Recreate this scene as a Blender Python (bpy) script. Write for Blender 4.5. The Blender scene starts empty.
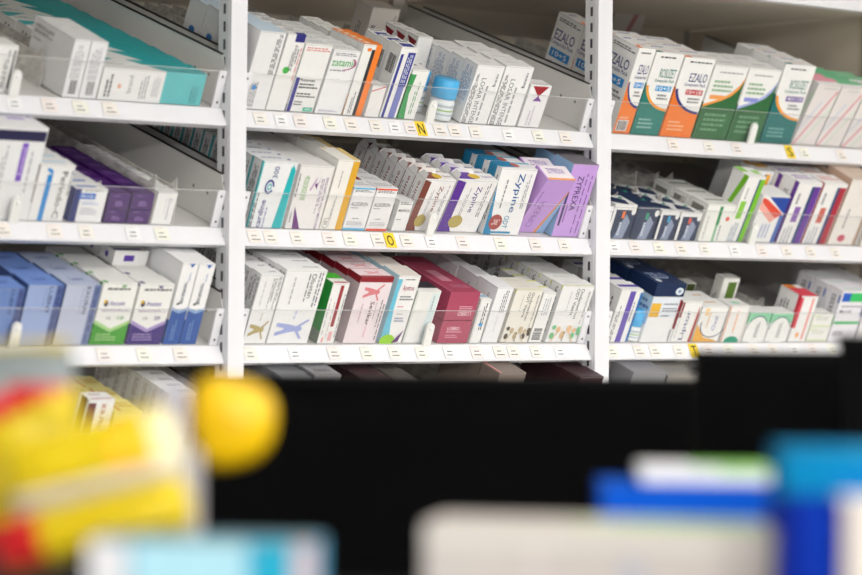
import bpy, bmesh, math, random
from mathutils import Vector, Matrix
C = bpy.context.scene.collection
sc = bpy.context.scene
rnd = random.Random(7)
H = 1.5                                   # eye height
PHI, PIT, ROL, F = math.radians(42.03), math.radians(.156), math.radians(.628), 2872.2
TILT = math.radians(19.5)
E0 = math.radians(2.6)                   # cartons slump a little more than the tray slopes
CT, ST = math.cos(TILT), math.sin(TILT)
fw = Vector((math.sin(PHI)*math.cos(PIT), math.cos(PHI)*math.cos(PIT), math.sin(PIT)))
r0 = Vector((math.cos(PHI), -math.sin(PHI), 0)); u0_ = r0.cross(fw)
RT = r0*math.cos(ROL) + u0_*math.sin(ROL); UP = -r0*math.sin(ROL) + u0_*math.cos(ROL)
CAM = Vector((-5.08*math.sin(PHI), -5.08*math.cos(PHI), H))
LEV = {1: H+.3065, 2: H+.109, 3: H-.0864, 4: H-.283}

def proj(P):
    d = Vector(P)-CAM; z = d.dot(fw)
    return 431+F*d.dot(RT)/z, 287.5-F*d.dot(UP)/z
def ray(px, py): return fw + RT*((px-431)/F) - UP*((py-287.5)/F)
def at(px, py, Y):
    r = ray(px, py); return CAM + r*((Y-CAM.y)/r.y)
def atz(px, py, z): return CAM + ray(px, py)*z      # point at distance z along the view
def X_of(px, lev, Y=0):
    z = LEV[lev]; x = at(px, 200, Y).x
    for _ in range(5):
        a = proj((x, Y, z))[0]; b = proj((x+.01, Y, z))[0]; x += (px-a)/(b-a)*.01
    return x
def H_of(x, lev, py, tilt):
    c = .05
    for _ in range(6):
        f = lambda c: proj((x, -c*math.sin(tilt), LEV[lev]+c*math.cos(tilt)))[1]
        a, b = f(c), f(c+.01); c += (py-a)/(b-a)*.01
    return c

# ---------------------------------------------------------------- materials
def lin(h):
    h = h.lstrip('#'); v = [int(h[i:i+2], 16)/255 for i in (0, 2, 4)]
    return tuple((c/12.92 if c <= .04045 else ((c+.055)/1.055)**2.4) for c in v)+(1,)
MC = {}
def mat(h, kind='paper'):
    k = (h, kind)
    if k in MC: return MC[k]
    m = bpy.data.materials.new(kind+'_'+h.strip('#')); m.use_nodes = True
    nt = m.node_tree; b = nt.nodes['Principled BSDF']; col = lin(h)
    tc = nt.nodes.new('ShaderNodeTexCoord'); no = nt.nodes.new('ShaderNodeTexNoise')
    mx = nt.nodes.new('ShaderNodeMix'); mx.data_type = 'RGBA'
    sca, amt, rough, met, bump = {'paper': (60, .04, .42, 0, .0), 'card': (40, .05, .75, 0, .0), 'metal': (35, .03, .38, 0, .0), 'panel': (9, .08, .6, 0, .0),
        'black': (30, .1, .85, 0, .0), 'plastic': (25, .03, .3, 0, 0), 'floor': (3, .15, .5, 0, 0), 'foil': (18, .06, .34, 0, .15)}[kind]
    no.inputs['Scale'].default_value = sca; no.inputs['Detail'].default_value = 3
    mx.inputs[6].default_value = col; mx.inputs[7].default_value = tuple(c*(1-amt*2) for c in col[:3])+(1,)
    nt.links.new(tc.outputs['Object'], no.inputs['Vector'])
    nt.links.new(no.outputs['Fac'], mx.inputs['Factor']); nt.links.new(mx.outputs[2], b.inputs['Base Color'])
    b.inputs['Roughness'].default_value = rough; b.inputs['Metallic'].default_value = met
    b.inputs['Specular IOR Level'].default_value = .35 if kind not in ('black', 'card') else .06
    if bump:
        bp = nt.nodes.new('ShaderNodeBump'); bp.inputs['Strength'].default_value = bump; bp.inputs['Distance'].default_value = .01
        nt.links.new(no.outputs['Fac'], bp.inputs['Height']); nt.links.new(bp.outputs[0], b.inputs['Normal'])
    MC[k] = m; return m
def clear_mat(name, haze, gloss=.06, col='#f2f2f4'):
    if name in MC: return MC[name]
    m = bpy.data.materials.new(name); m.use_nodes = True; nt = m.node_tree; nt.nodes.clear()
    out = nt.nodes.new('ShaderNodeOutputMaterial'); tr = nt.nodes.new('ShaderNodeBsdfTransparent')
    di = nt.nodes.new('ShaderNodeBsdfDiffuse'); di.inputs[0].default_value = lin(col)
    gl = nt.nodes.new('ShaderNodeBsdfGlossy'); gl.inputs['Roughness'].default_value = .12
    no = nt.nodes.new('ShaderNodeTexNoise'); no.inputs['Scale'].default_value = 14
    ma = nt.nodes.new('ShaderNodeMath'); ma.operation = 'MULTIPLY'; ma.inputs[1].default_value = haze*2
    nt.links.new(no.outputs['Fac'], ma.inputs[0])
    m1 = nt.nodes.new('ShaderNodeMixShader'); m2 = nt.nodes.new('ShaderNodeMixShader')
    nt.links.new(ma.outputs[0], m1.inputs[0]); nt.links.new(tr.outputs[0], m1.inputs[1]); nt.links.new(di.outputs[0], m1.inputs[2])
    m2.inputs[0].default_value = gloss; nt.links.new(m1.outputs[0], m2.inputs[1]); nt.links.new(gl.outputs[0], m2.inputs[2])
    nt.links.new(m2.outputs[0], out.inputs[0]); MC[name] = m; return m

# ---------------------------------------------------------------- mesh builder
class MB:
    def __init__(s): s.v = []; s.f = []; s.m = []; s.mats = []
    def mi(s, m):
        if m not in s.mats: s.mats.append(m)
        return s.mats.index(m)
    def add(s, vs, fs, m, M=None):
        o = len(s.v); s.v += [tuple(M @ Vector(v)) if M else tuple(v) for v in vs]
        k = s.mi(m)
        for f in fs: s.f.append([i+o for i in f]); s.m.append(k)
    def box(s, a, b, m, M=None, bev=0.0):
        if bev:
            bm = bmesh.new(); bmesh.ops.create_cube(bm, size=1)
            for v in bm.verts: v.co = Vector(((v.co[i]+.5)*(b[i]-a[i])+a[i] for i in range(3)))
            bmesh.ops.bevel(bm, geom=bm.edges[:], offset=bev, segments=2, affect='EDGES', profile=.6)
            bm.verts.index_update()
            s.add([v.co.copy() for v in bm.verts], [[v.index for v in f.verts] for f in bm.faces], m, M); bm.free(); return
        x0, y0, z0 = a; x1, y1, z1 = b
        s.add([(x0,y0,z0),(x1,y0,z0),(x1,y1,z0),(x0,y1,z0),(x0,y0,z1),(x1,y0,z1),(x1,y1,z1),(x0,y1,z1)],
              [(0,3,2,1),(4,5,6,7),(0,1,5,4),(1,2,6,5),(2,3,7,6),(3,0,4,7)], m, M)
    def prism(s, poly, x0, x1, m, M=None):              # profile in (y,z) swept along x
        n = len(poly)
        vs = [(x0, p[0], p[1]) for p in poly]+[(x1, p[0], p[1]) for p in poly]
        fs = [list(range(n)), list(range(2*n-1, n-1, -1))]+[(i, i+n, (i+1) % n+n, (i+1) % n) for i in range(n)]
        s.add(vs, fs, m, M)
    def lathe(s, prof, m, M=None, n=28, sx=1, sy=1):
        vs = []; fs = []
        for r, z in prof:
            for i in range(n):
                a = 2*math.pi*i/n; vs.append((r*math.cos(a)*sx, r*math.sin(a)*sy, z))
        for j in range(len(prof)-1):
            for i in range(n): fs.append((j*n+i, j*n+(i+1) % n, (j+1)*n+(i+1) % n, (j+1)*n+i))
        fs.append(list(range(n))[::-1]); fs.append([(len(prof)-1)*n+i for i in range(n)])
        s.add(vs, fs, m, M)
    def build(s, name, parent=None, smooth=False):
        me = bpy.data.meshes.new(name); me.from_pydata(s.v, [], s.f)
        for m in s.mats: me.materials.append(m)
        me.polygons.foreach_set('material_index', s.m); me.update()
        if not smooth:
            pass
        else:
            me.polygons.foreach_set('use_smooth', [True]*len(me.polygons))
        bm = bmesh.new(); bm.from_mesh(me); bmesh.ops.recalc_face_normals(bm, faces=bm.faces) if smooth else None
        bm.to_mesh(me); bm.free()
        o = bpy.data.objects.new(name, me); C.objects.link(o)
        if parent: o.parent = parent
        return o
def empty(name, loc, rot=(0, 0, 0)):
    o = bpy.data.objects.new(name, None); C.objects.link(o); o.location = loc; o.rotation_euler = rot
    o.empty_display_size = .02; return o
def tag(o, label, cat, group=None):
    o['label'] = label; o['category'] = cat
    if group: o['group'] = group
    return o
def struct(o): o['kind'] = 'structure'; return o

# ---------------------------------------------------------------- print on faces
TC = {}
def text_mesh(s, bold=.006):
    if s in TC: return TC[s]
    cu = bpy.data.curves.new('t', 'FONT'); cu.body = s; cu.resolution_u = 2; cu.offset = bold
    ob = bpy.data.objects.new('t', cu); C.objects.link(ob)
    dg = bpy.context.evaluated_depsgraph_get(); me = ob.evaluated_get(dg).to_mesh()
    vs = [v.co.copy() for v in me.vertices]; fs = [list(p.vertices) for p in me.polygons]
    ob.evaluated_get(dg).to_mesh_clear(); bpy.data.objects.remove(ob); bpy.data.curves.remove(cu)
    x0 = min(v.x for v in vs); x1 = max(v.x for v in vs); y0 = min(v.y for v in vs); y1 = max(v.y for v in vs)
    TC[s] = ([((v.x-x0)/(x1-x0), (v.y-y0)/(y1-y0)) for v in vs], fs); return TC[s]
def rotuv(p, rot):
    u, v = p
    if rot == 90: return (1-v, u)
    if rot == -90: return (v, 1-u)
    if rot == 180: return (1-u, 1-v)
    return p
def place(p, box, rot=0):
    u, v = rotuv(p, rot); return (box[0]+u*(box[2]-box[0]), box[1]+v*(box[3]-box[1]))
def ell(cx, cy, rx, ry, a0=0, a1=360, n=28):
    return [(cx+rx*math.cos(math.radians(a0+(a1-a0)*i/n)), cy+ry*math.sin(math.radians(a0+(a1-a0)*i/n))) for i in range(n if a1-a0 == 360 else n+1)]
MAN = [[(.0,.62),(.0,.80),(.30,.74),(.55,.66),(.62,.60),(.62,.42),(.55,.38),(.30,.30),(.0,.16),(.0,.33),(.24,.46),(.24,.54)],
       [(.60,.62),(.66,.55),(.98,.92),(.93,.98)], [(.60,.40),(.66,.46),(.86,.04),(.79,.0)]]
def strokes(items, seed=1):
    """turn art items into (polygons, colour) lists in face coordinates"""
    rr = random.Random(seed); out = []
    for it in items:
        k = it[0]
        if k == 'r': out.append(([[(it[1],it[2]),(it[3],it[2]),(it[3],it[4]),(it[1],it[4])]], it[5]))
        elif k == 'p': out.append(([it[1]], it[2]))
        elif k == 'e': out.append(([ell(*it[1:5])], it[5]))
        elif k == 'a':                                        # arc band between two ellipses
            cx, cy, rx, ry, th, a0, a1, col = it[1:]
            o = ell(cx, cy, rx, ry, a0, a1, 24); i = ell(cx, cy, rx*(1-th), ry*(1-th), a0, a1, 24)
            out.append(([[o[j], o[j+1], i[j+1], i[j]] for j in range(24 if len(o) > 24 else 23)]+([] if len(o) > 24 else [[o[23],o[0],i[0],i[23]]]), col))
        elif k == 't':
            s, b, rot, col = it[1], it[2], it[3], it[4]
            vs, fs = text_mesh(s); out.append(([[place(vs[i], b, rot) for i in f] for f in fs], col))
        elif k == 'l':                                        # lines of print too small to read
            b, n, rot, col = it[1], it[2], it[3], it[4]; pl = []
            for i in range(n):
                y1 = 1-i/n; y0 = y1-.5/n; x = 0; L = 1 if i % 3 else rr.uniform(.7, 1)
                while x < L-.04:
                    w = min(rr.uniform(.07, .2), L-x)
                    pl.append([place(q, b, rot) for q in ((x,y0),(x+w,y0),(x+w,y1),(x,y1))]); x += w+.035
            out.append((pl, col))
        elif k == 'bar':
            b = it[1]; pl = []; x = 0
            while x < .97:
                w = rr.choice((.03,.05,.08)); pl.append([place(q, b, it[2]) for q in ((x,0),(min(1,x+w),0),(min(1,x+w),1),(x,1))]); x += w+rr.choice((.03,.05))
            out.append((pl, '#3c3c40'))
        elif k == 'man':
            out.append(([[place(q, it[1], it[2]) for q in pg] for pg in MAN], it[3]))
            out.append(([[place(q, it[1], it[2]) for q in ell(.70,.51,.10,.13)]], it[3]))
    return out
def decorate(mb, w, d, h, art, seed=1, kind='paper'):
    for face, items in art.items():
        if face not in 'FLTR': continue
        for k, (pl, col) in enumerate(strokes(items, seed)):
            e = .00012*(k+1)
            fn = {'F': lambda u, v: (u*w, -e, v*h), 'L': lambda u, v: (-e, d*(1-u), v*h),
                  'T': lambda u, v: (u*w, v*d, h+e), 'R': lambda u, v: (w+e, u*d, v*h)}[face]
            m = mat(col, kind)
            for p in pl: mb.add([fn(*q) for q in p], [list(range(len(p)))], m)
def carton_mesh(w, d, h, art, seed=1, name='medicine_carton', scale_in=1):
    mb = MB(); base = art.get('base', '#f1f1f0')
    mb.box((0,0,0), (w,d,h), mat(base), bev=.0006)
    decorate(mb, w, d, h, art, seed)
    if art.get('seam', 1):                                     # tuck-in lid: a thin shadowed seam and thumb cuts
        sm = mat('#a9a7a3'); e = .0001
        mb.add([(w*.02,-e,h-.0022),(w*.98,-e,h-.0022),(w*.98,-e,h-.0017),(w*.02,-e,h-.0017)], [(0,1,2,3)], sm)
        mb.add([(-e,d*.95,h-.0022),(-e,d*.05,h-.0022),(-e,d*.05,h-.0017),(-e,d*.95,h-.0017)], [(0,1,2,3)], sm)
    return mb
ORD = ['frontmost', 'second', 'third', 'fourth', 'fifth', 'sixth', 'seventh', 'eighth', 'ninth', 'tenth', 'eleventh', 'twelfth'] + [f'{w}' for w in ('thirteenth','fourteenth','fifteenth','sixteenth','seventeenth','eighteenth','nineteenth','twentieth','twenty-first')]
SHN = {1: 'upper', 2: 'middle', 3: 'lower', 4: 'lowest'}
ROWS = []; KEYS = {}
LEAN = {(1,241):5,(1,268):6,(1,288):6.5,(1,317):6.5,(1,345):6,(1,382):7,(1,400):7,(1,462):6,(1,490):6,(1,520):6,(2,321):4,(2,344):4.5,(2,367):4.5,(2,393):4.5,(2,484):4,(2,27):4,(3,344):4,(3,381):4.5,(3,404):4.5,(3,483):4.5,(3,607):4.5,(3,641):3,(3,672):5,(3,693.5):5,(2,727):7.5,(2,749):7.5,(2,761):7.5,(2,779):7.5,(2,804.5):7.5,(2,830):7.5,(1,614):4.5,(1,632):4.5,(1,661.5):4.5,(1,693.5):4.5,(1,728):4.5,(1,761.5):4.5,(3,547):4.5,(3,502):4.5,(3,530):4.5,(3,244):4.5}
SKIP = {(a, b, k) for (a, b), ks in {(1,-14.0):(1, 2, 3, 4, 5), (1,13.0):(0,), (1,288.0):(2, 3), (1,400.0):(1,), (1,796.0):(2, 3), (1,845.0):(1,), (2,-30.0):(1,), (2,27.0):(3,), (2,104.0):(1, 2, 3, 4, 5), (2,127.0):(1, 2, 3, 4, 5), (2,248.0):(11, 12), (2,286.0):(4,), (2,321.0):(3,), (2,344.0):(1, 2, 3, 4, 5, 6), (2,367.0):(3, 4, 5, 6), (2,393.0):(1, 2), (2,607.0):(1, 2, 3, 4), (2,631.0):(3, 4), (2,779.0):(3,), (2,804.5):(3,), (2,830.0):(2,), (2,838.22):(0, 1, 2, 3), (3,-20.0):(1, 2), (3,127.0):(2,), (3,127.586):(2,), (3,164.0):(1,), (3,180.5):(1,), (3,244.0):(6, 7), (3,268.0):(4, 5, 6), (3,318.0):(1, 2, 3), (3,344.0):(5, 6), (3,381.0):(3, 4, 5), (3,404.0):(1,), (3,470.0):(1, 2, 3, 4), (3,641.0):(1, 2), (3,672.0):(1,), (3,807.0):(1,), (3,807.5):(1,), (3,858.21):(0,), (4,293.0):(2, 3), (4,345.0):(2,), (4,375.0):(2,), (4,612.0):(1, 2, 3), (4,648.0):(2, 3)}.items() for k in ks}   # places whose carton the photo shows nothing of
NMAX = {(3,828.5):3,(3,607):4,(1,241):4,(1,614):3,(1,632):3,(1,693.5):2,(1,728):2,(1,761.5):3,(3,-20):3,(3,16):3,(3,53.5):3,(1,268):4,(1,288):4,(1,317):6,(1,345):5,(1,382):3,(1,462):4,(1,490):4,(2,248):13,(2,409):7,(2,441):4,(2,484):3,(3,547):8,(2,-30):2,(1,98):9,(4,152):8,(1,661.5):3,(1,446):3}
def row(lev, xl, xr, yt, d, n, desc, art, b0=0.0, e=2.6, gap=.0015, c0=0.0, h=None, name='medicine_carton', cat='carton', roll=0.0, wf=1.0, extra=None):
    """one row of equal cartons, the first at the shelf front, the rest behind it up the sloping tray"""
    e = LEAN.get((lev, xl), e) if not c0 else e
    rid = round(xl+b0+(.5 if c0 else 0), 3)
    x0 = X_of(xl, lev); x1 = X_of(xr, lev); w = (x1-x0)*wf-.0012
    t = TILT+math.radians(e)
    if h is None: h = H_of(x0, lev, yt, t)
    if e: b0 = b0+.055*math.tan(math.radians(e))
    b0 += .001
    me = carton_mesh(w, d, h, art, seed=int(xl)+lev*1000)
    first = None
    step = (d+gap)/math.cos(math.radians(e)) if e else d+gap
    room = .545
    n = min(n, NMAX.get((lev, xl), max(1, round(.21/step)+1)))
    for k in range(n):
        b = b0+k*step
        if b+d > room: break
        jx = 0 if k == 0 else rnd.uniform(-.0006, .0006)
        ex = 0 if k == 0 else rnd.uniform(-.6, .6)*(.4)
        loc = (x0+jx, b*CT-c0*math.sin(t), LEV[lev]+b*ST+c0*math.cos(t)+.0006)
        if (lev, rid, k) in SKIP: continue
        if first is None: first = me.build(name); o = first
        else: o = first.copy(); C.objects.link(o)
        o.location = loc; o.rotation_euler = (t, math.radians(roll), 0)
        lab = desc+(', '+ORD[k]+' in its row' if n > 1 else '')
        tag(o, lab, cat, None if n == 1 else 'row of '+desc)
        KEYS[o.name] = (lev, rid, k)
        if extra: extra(o, w, d, h, k)
    ROWS.append((lev, (xl+xr)/2, desc)); return first, w, h, x0
exec_rows = []

# ---------------------------------------------------------------- shelving
WHT = '#eaeaef'; BEI = '#d8cebd'
BX = [(-1.3087, -.4771), (-.4421, .3828), (.4211, 1.2500)]     # clear width of left, middle, right bay
BN = ['left', 'middle', 'right']
riserm = clear_mat('clear_acrylic', .018, .018)
divm = clear_mat('frosted_divider', .68, .04, '#e2dfda')
def shelf(bay, lev, divs=(), clip=None):
    x0, x1 = BX[bay]; z = LEV[lev]
    s = empty('display_shelf', ((x0+x1)/2, 0, z)); cx = (x0+x1)/2
    tag(s, f'white sloping {SHN[lev]} shelf of the {BN[bay]} bay with clear front lip', 'shelf', None)
    Tm = Matrix.Rotation(TILT, 4, 'X'); w = (x1-x0)/2
    wm = mat(WHT, 'metal')
    m = MB(); m.box((-w+.002, .002, -.006), (w-.002, .565, -.0006), mat('#dedcda', 'metal'), Tm)
    m.build('tray', s)
    m = MB()
    m.prism([(-.003,-.001),(-.007,-.001),(-.020,-.027),(-.020,-.030),(-.002,-.034),(.004,-.034),(.004,-.032),(-.005,-.029),(-.003,-.008),(.002,-.006),(.002,-.001)], -w-.002, w+.002, wm)
    m.build('front_rail', s)
    for sx in (-1, 1):
        m = MB(); a = sx*w; b = a-sx*.0016
        m.prism([(.004,0),(.004,.062),(.020,.086),(.56,.086),(.56,0)], min(a,b), max(a,b), mat('#e9e8e6','metal'), Tm)
        m.prism([(.020,.086),(.020,.0885),(.56,.0885),(.56,.086)], min(a,b)-.001, max(a,b)+.001, mat('#26241f','plastic'), Tm)
        for y in (.045, .085):
            m.add([(b-sx*.0003+0, y+.003*math.cos(t), .045+.003*math.sin(t)) for t in [i*math.pi/6 for i in range(12)]], [list(range(12))], mat('#8c8a88','metal'), Tm)
        m.build('side_panel', s)
        m = MB(); a = sx*(w-.0005); b = a-sx*.016
        m.box((min(a,b), -.0015, 0), (max(a,b), .0035, .064), wm, Tm, bev=.001)
        for c in (.010, .054):
            m.add([((a+b)/2+.0022*math.cos(t), -.0019, c+.0022*math.sin(t)) for t in [i*math.pi/6 for i in range(12)]], [list(range(12))], mat('#4d4d50','metal'), Tm)
        m.build('corner_bracket', s)
    m = MB(); m.box((-w+.017, -.0045, -.002), (w-.017, -.0025, .064), riserm, Tm)
    ri = m.build('clear_riser', s)
    m = MB(); m.box((-w+.017, -.0046, .064), (w-.017, -.0022, .0646), clear_mat('acrylic_edge', .45, .1), Tm); m.build('riser_edge', ri)
    if clip:
        cxp = X_of(clip, lev)-cx
        m = MB(); pts = [(-.0085,0),(.0085,0),(.0085,.034)]+[(.0085*math.cos(t), .034+.0085*math.sin(t)) for t in [i*math.pi/10 for i in range(1,10)]]+[(-.0085,.034)]
        n = len(pts); vs = [(cxp+p[0], -.0100, p[1]) for p in pts]+[(cxp+p[0], -.0048, p[1]) for p in pts]
        m.add(vs, [list(range(n)), list(range(2*n-1,n-1,-1))]+[(i,i+n,(i+1)%n+n,(i+1)%n) for i in range(n)], mat('#ececea','plastic'), Tm)
        c = m.build('riser_clip', s)
        m = MB(); m.lathe([(.0034,0),(.003,.0016),(.0012,.0022)], mat('#fafafa','plastic'), Tm @ Matrix.Translation((cxp,-.010,.033)) @ Matrix.Rotation(math.pi/2,4,'X'), n=14); m.build('stud', c, True)
    for dpx, b0, hh in divs:
        xx = X_of(dpx, lev)-cx
        m = MB(); m.prism([(b0,0),(b0,hh*.55),(b0+.012,hh*1.25),(b0+.026,hh),(.54,hh),(.54,0)], xx-.0006, xx+.0006, divm, Tm)
        m.build('divider', s)
    return s
def post(xa, xb, lab):
    p = empty('shelving_upright', ((xa+xb)/2, 0, 0)); w = (xb-xa)/2
    m = MB(); m.box((-w+.0005, -.030, 0), (w-.0005, -.0295+.006, 2.35), mat(WHT,'metal'), bev=.0012); m.build('cover_strip', p)
    m = MB(); m.box((-w, -.0235, 0), (w, .004, 2.35), mat('#e4e5e8','metal'))
    z = .9
    dk = mat('#4a4a52','metal')
    while z < 2.3:
        for sx in (-1, 1):
            m.add([(sx*(w+.0003), -.0155, z), (sx*(w+.0003), -.0095, z), (sx*(w+.0003), -.0095, z+.017), (sx*(w+.0003), -.0155, z+.017)], [(0,1,2,3)], dk)
        z += .0295
    m.build('slotted_channel', p)
    m = MB(); m.box((-w*.8, .55, 0), (w*.8, .565, 2.1), mat('#b9b4ac','metal')); m.build('rear_stile', p)
    tag(p, lab, 'upright', 'white slotted uprights'); return p
post(-1.3437, -1.3087, 'white slotted upright at the far left end of the shelving')
post(-.4771, -.4421, 'white slotted upright between the left and middle bays')
post(.3828, .4211, 'white slotted upright between the middle and right bays')
post(1.2500, 1.288, 'white slotted upright at the right end of the shelving')
for b in range(3):
    x0, x1 = BX[b]; s = empty('back_panel', ((x0+x1)/2, .566, 0)); w = (x1-x0)/2+.018
    tag(s, f'greige metal back panel behind the {BN[b]} bay', 'panel', 'greige back panels')
    m = MB(); m.box((-w, 0, .3), (w, .012, 2.12), mat(BEI,'panel')); m.build('sheet', s)
    m = MB(); m.box((-w, -.006, 1.84), (w, 0, 2.02), mat('#e6e1d8','panel')); m.build('seam_strip', s)
    s = empty('canopy_shelf', ((x0+x1)/2, 0, H+.585)); w = (x1-x0)/2
    tag(s, f'flat white canopy board over the {BN[b]} bay', 'shelf', 'flat canopy boards')
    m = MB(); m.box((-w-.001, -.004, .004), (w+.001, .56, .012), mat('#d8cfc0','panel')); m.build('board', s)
    m = MB(); m.box((-w-.001, -.030, 0), (w+.001, -.004, .05), mat(WHT,'metal'), bev=.001); m.build('front_lip', s)
s = empty('end_panel', (1.262, 0, 0)); tag(s, 'greige side panel closing the right bay', 'panel')
m = MB(); m.box((-.004, .06, .3), (.004, .56, H+.5895), mat(BEI,'panel')); m.build('sheet', s)
m = MB(); m.box((-.010, .032, .3), (.012, .06, H+.5895), mat('#8f887c','panel')); m.build('stile', s)

D = [(40,.03,.045),(75,.03,.045)]
shelf(0,1,[(60,.06,.05),(98,.2,.04)],10); shelf(0,2,[(151,.004,.066),(173,.004,.062),(104,.02,.05)],10); shelf(0,3,[(88,.02,.04)],10); shelf(0,4,[(120,.02,.05)],None)
shelf(1,1,[(266,.22,.05),(288,.25,.05),(315.5,.24,.05),(344,.2,.05),(364.5,.2,.05),(460.8,.2,.05),(518.6,.06,.045),(435,.1,.04),(300,.3,.05),(330,.32,.05),(372,.3,.06),(395,.33,.06),(418,.3,.06),(545,.22,.06),(572,.22,.06)],426)
shelf(1,2,[(283.5,.2,.05),(320,.2,.05),(392,.2,.04),(438,.2,.05)],426)
shelf(1,3,[(429.5,.12,.05),(469,.1,.05),(481.5,.1,.05),(500,.12,.05)],423)
shelf(1,4,[(330,.02,.06),(400,.02,.06),(440,.02,.06),(470,.02,.06),(540,.02,.06),(560,.02,.06)],None)
shelf(2,1,[(661,.2,.05),(693,.2,.05),(728,.2,.05)],747)
shelf(2,2,[(630,.05,.06),(653.5,.05,.06),(674,.05,.06),(697.5,.05,.06),(642,.09,.06),(664,.09,.06),(618,.16,.07),(686,.16,.07),(708,.16,.07),(722,.16,.07)],748)
shelf(2,3,[(705,.16,.05),(721,.14,.05),(742.5,.14,.05),(765,.05,.055),(788,.08,.05),(753,.12,.05),(777,.1,.05)],None)
shelf(2,4,[(640,.02,.06),(670,.02,.06)],None)

# ---------------------------------------------------------------- cartons
G = '#7d7d83'; DG = '#3f4046'; W = '#f3f3f2'; BK = '#2c2c33'
def L(b, n, rot=0, col=G): return ('l', b, n, rot, col)
def T(s, b, rot=0, col=BK): return ('t', s, b, rot, col)
# --- middle bay, upper shelf
row(1,241,267,32,.05,5,'white carton with small blue emblem and pale blue lid',{'base':'#ececee','T':[('r',.0,.0,1,1,'#cfe2f2')],
  'F':[L((.72,.45,.93,.97),3,90,DG),L((.15,.03,.5,.35),5,90),('e',.34,.28,.09,.035,'#4a8fd0')],'L':[('e',.5,.62,.17,.05,'#4a8fd0'),L((.2,.3,.8,.55),6,90),T('50',(.4,.6,.6,.65),90,'#2b6bb0')]})
row(1,268,287,35,.03,7,'white carton with navy block and green dot',{'F':[('r',.45,.90,.97,1,'#28287f'),L((.5,.52,.72,.87),3,90,DG),L((.75,.62,.85,.86),1,90,DG),('e',.42,.53,.17,.045,'#49b44e'),L((.88,.4,.97,.88),1,90,'#d8666a')],
  'T':[('r',.45,0,.97,.3,'#28287f'),L((.1,.4,.9,.8),2)],'L':[L((.2,.3,.8,.9),4,90)]})
row(1,288,315,45,.028,8,'white carton with navy lower bar and teal logo block',{'F':[L((.08,.885,.95,.95),2,0,'#dd7a76'),('r',.02,.0,.16,.5,'#2b2a8c'),('t','Rosuvax',(.2,.45,.75,.50),0,BK),L((.2,.33,.9,.42),2,0,DG),
  L((.2,.2,.9,.28),2,0,DG),L((.2,.08,.5,.16),2),('r',.60,.015,.95,.075,'#35b49a'),T('APO',(.66,.03,.9,.062),0,'#ffffff')],'T':[L((.1,.2,.9,.7),2,0,'#b9c7cf')],'L':[L((.2,.1,.8,.5),3,90,'#6a6aa8'),('r',.75,0,1,.1,'#9a9ac0')]})
row(1,317,344,51,.028,8,'white carton with green lettering and magenta swoosh',{'base':'#f1f1f3','F':[L((.1,.9,.93,.955),2,0,G),T('zatamil',(.06,.75,.90,.87),0,'#3fae4b'),
  ('a',.45,.80,.52,.115,.13,-80,40,'#b5568e'),L((.06,.66,.85,.69),1,0,G),L((.1,.03,.8,.06),2,0,'#a8a8c0'),('r',.97,.05,1,.9,'#dcdce0')],'T':[L((.1,.3,.8,.7),2,0,'#c8d4d0')],'L':[L((.3,.3,.7,.9),3,90)]})
row(1,345,363.5,45.5,.0175,9,'white carton with black and orange side stripe',{'F':[('r',.50,.0,.68,.93,BK),('r',.68,.0,1,1,'#f5832a'),L((.2,.03,.4,.35),2,90,G),('e',.35,.93,.12,.025,'#f5832a')],
  'T':[('r',0,0,1,1,'#f5832a'),('r',.15,.25,.45,.8,'#f7d9bf')],'L':[('r',0,0,1,.3,'#f6c9a0'),L((.2,.4,.8,.9),2,90)]})
row(1,366,380,86,.03,1,'short crumpled white carton with red line on its lid',{'base':'#efedec','F':[('p',[(0,.78),(1,.95),(1,.99),(0,.82)],'#c86a6a'),('p',[(.1,.1),(.95,.6),(.95,.62),(.1,.12)],'#dbd5d5')],'T':[('r',.1,.1,.9,.2,'#d9d5d5')]},e=4)
NAVY='#2c3494'
row(1,382,399,48.5,.033,7,'white carton with two navy stripes',{'F':[('r',.08,.0,.24,.9,NAVY),('r',.48,.45,.92,.93,NAVY),('r',.48,.0,.86,.45,'#7b82c4'),L((.55,.5,.85,.9),3,90,'#d8dcf0')],
  'T':[('r',.1,.1,.85,.55,NAVY),L((.1,.6,.9,.9),1)],'L':[('bar',(.25,.6,.8,.85),0),('r',.88,.2,1,.95,'#e6e6ee')]})
row(1,400,417,71,.04,2,'white carton with green left side',{'F':[('p',[(0,0),(.4,0),(.2,.5),(.3,.9),(0,.9)],'#3a9b56'),L((.52,.1,.75,.75),2,90,'#7cab88')],'L':[('p',[(0,0),(1,0),(1,.92),(.0,.6)],'#3a9b56')],'T':[L((.3,.3,.8,.7),1)]})
GY='#70757e'
big={'base':'#f2f2f3','F':[L((.05,.0,.22,.85),4,90,DG),T('LOSAR',(.30,.42,.46,.78),-90,GY),T('INTENSE',(.30,.0,.46,.38),-90,GY),L((.55,.05,.68,.8),1,90,'#a9a9ae'),L((.80,.65,.93,.95),1,90,'#a9a9ae'),('e',.78,.66,.03,.012,BK)],
  'T':[L((.2,.4,.8,.6),1,0,'#d6d6d8')],'L':[L((.15,.35,.85,.92),7,90,'#a7b7cf')]}
row(1,462,489,66,.037,4,'tall white carton with grey vertical print right of the bottles',big)
row(1,490,518,67,.037,5,'tall white carton with grey vertical print, second row right of bottles',big)
row(1,520,541,86,.03,1,'white carton with maroon triangle over a purple one',{'base':'#f0eff1','F':[('p',[(.12,.97),(.88,.97),(.5,.72)],'#a3232f'),('p',[(.28,.62),(.5,.74),(.72,.62)],'#7a3f9a'),L((.3,.05,.6,.5),2,90,'#d0c8d4')],'T':[('r',.1,.1,.9,.4,'#e6dfe0')]})
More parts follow.
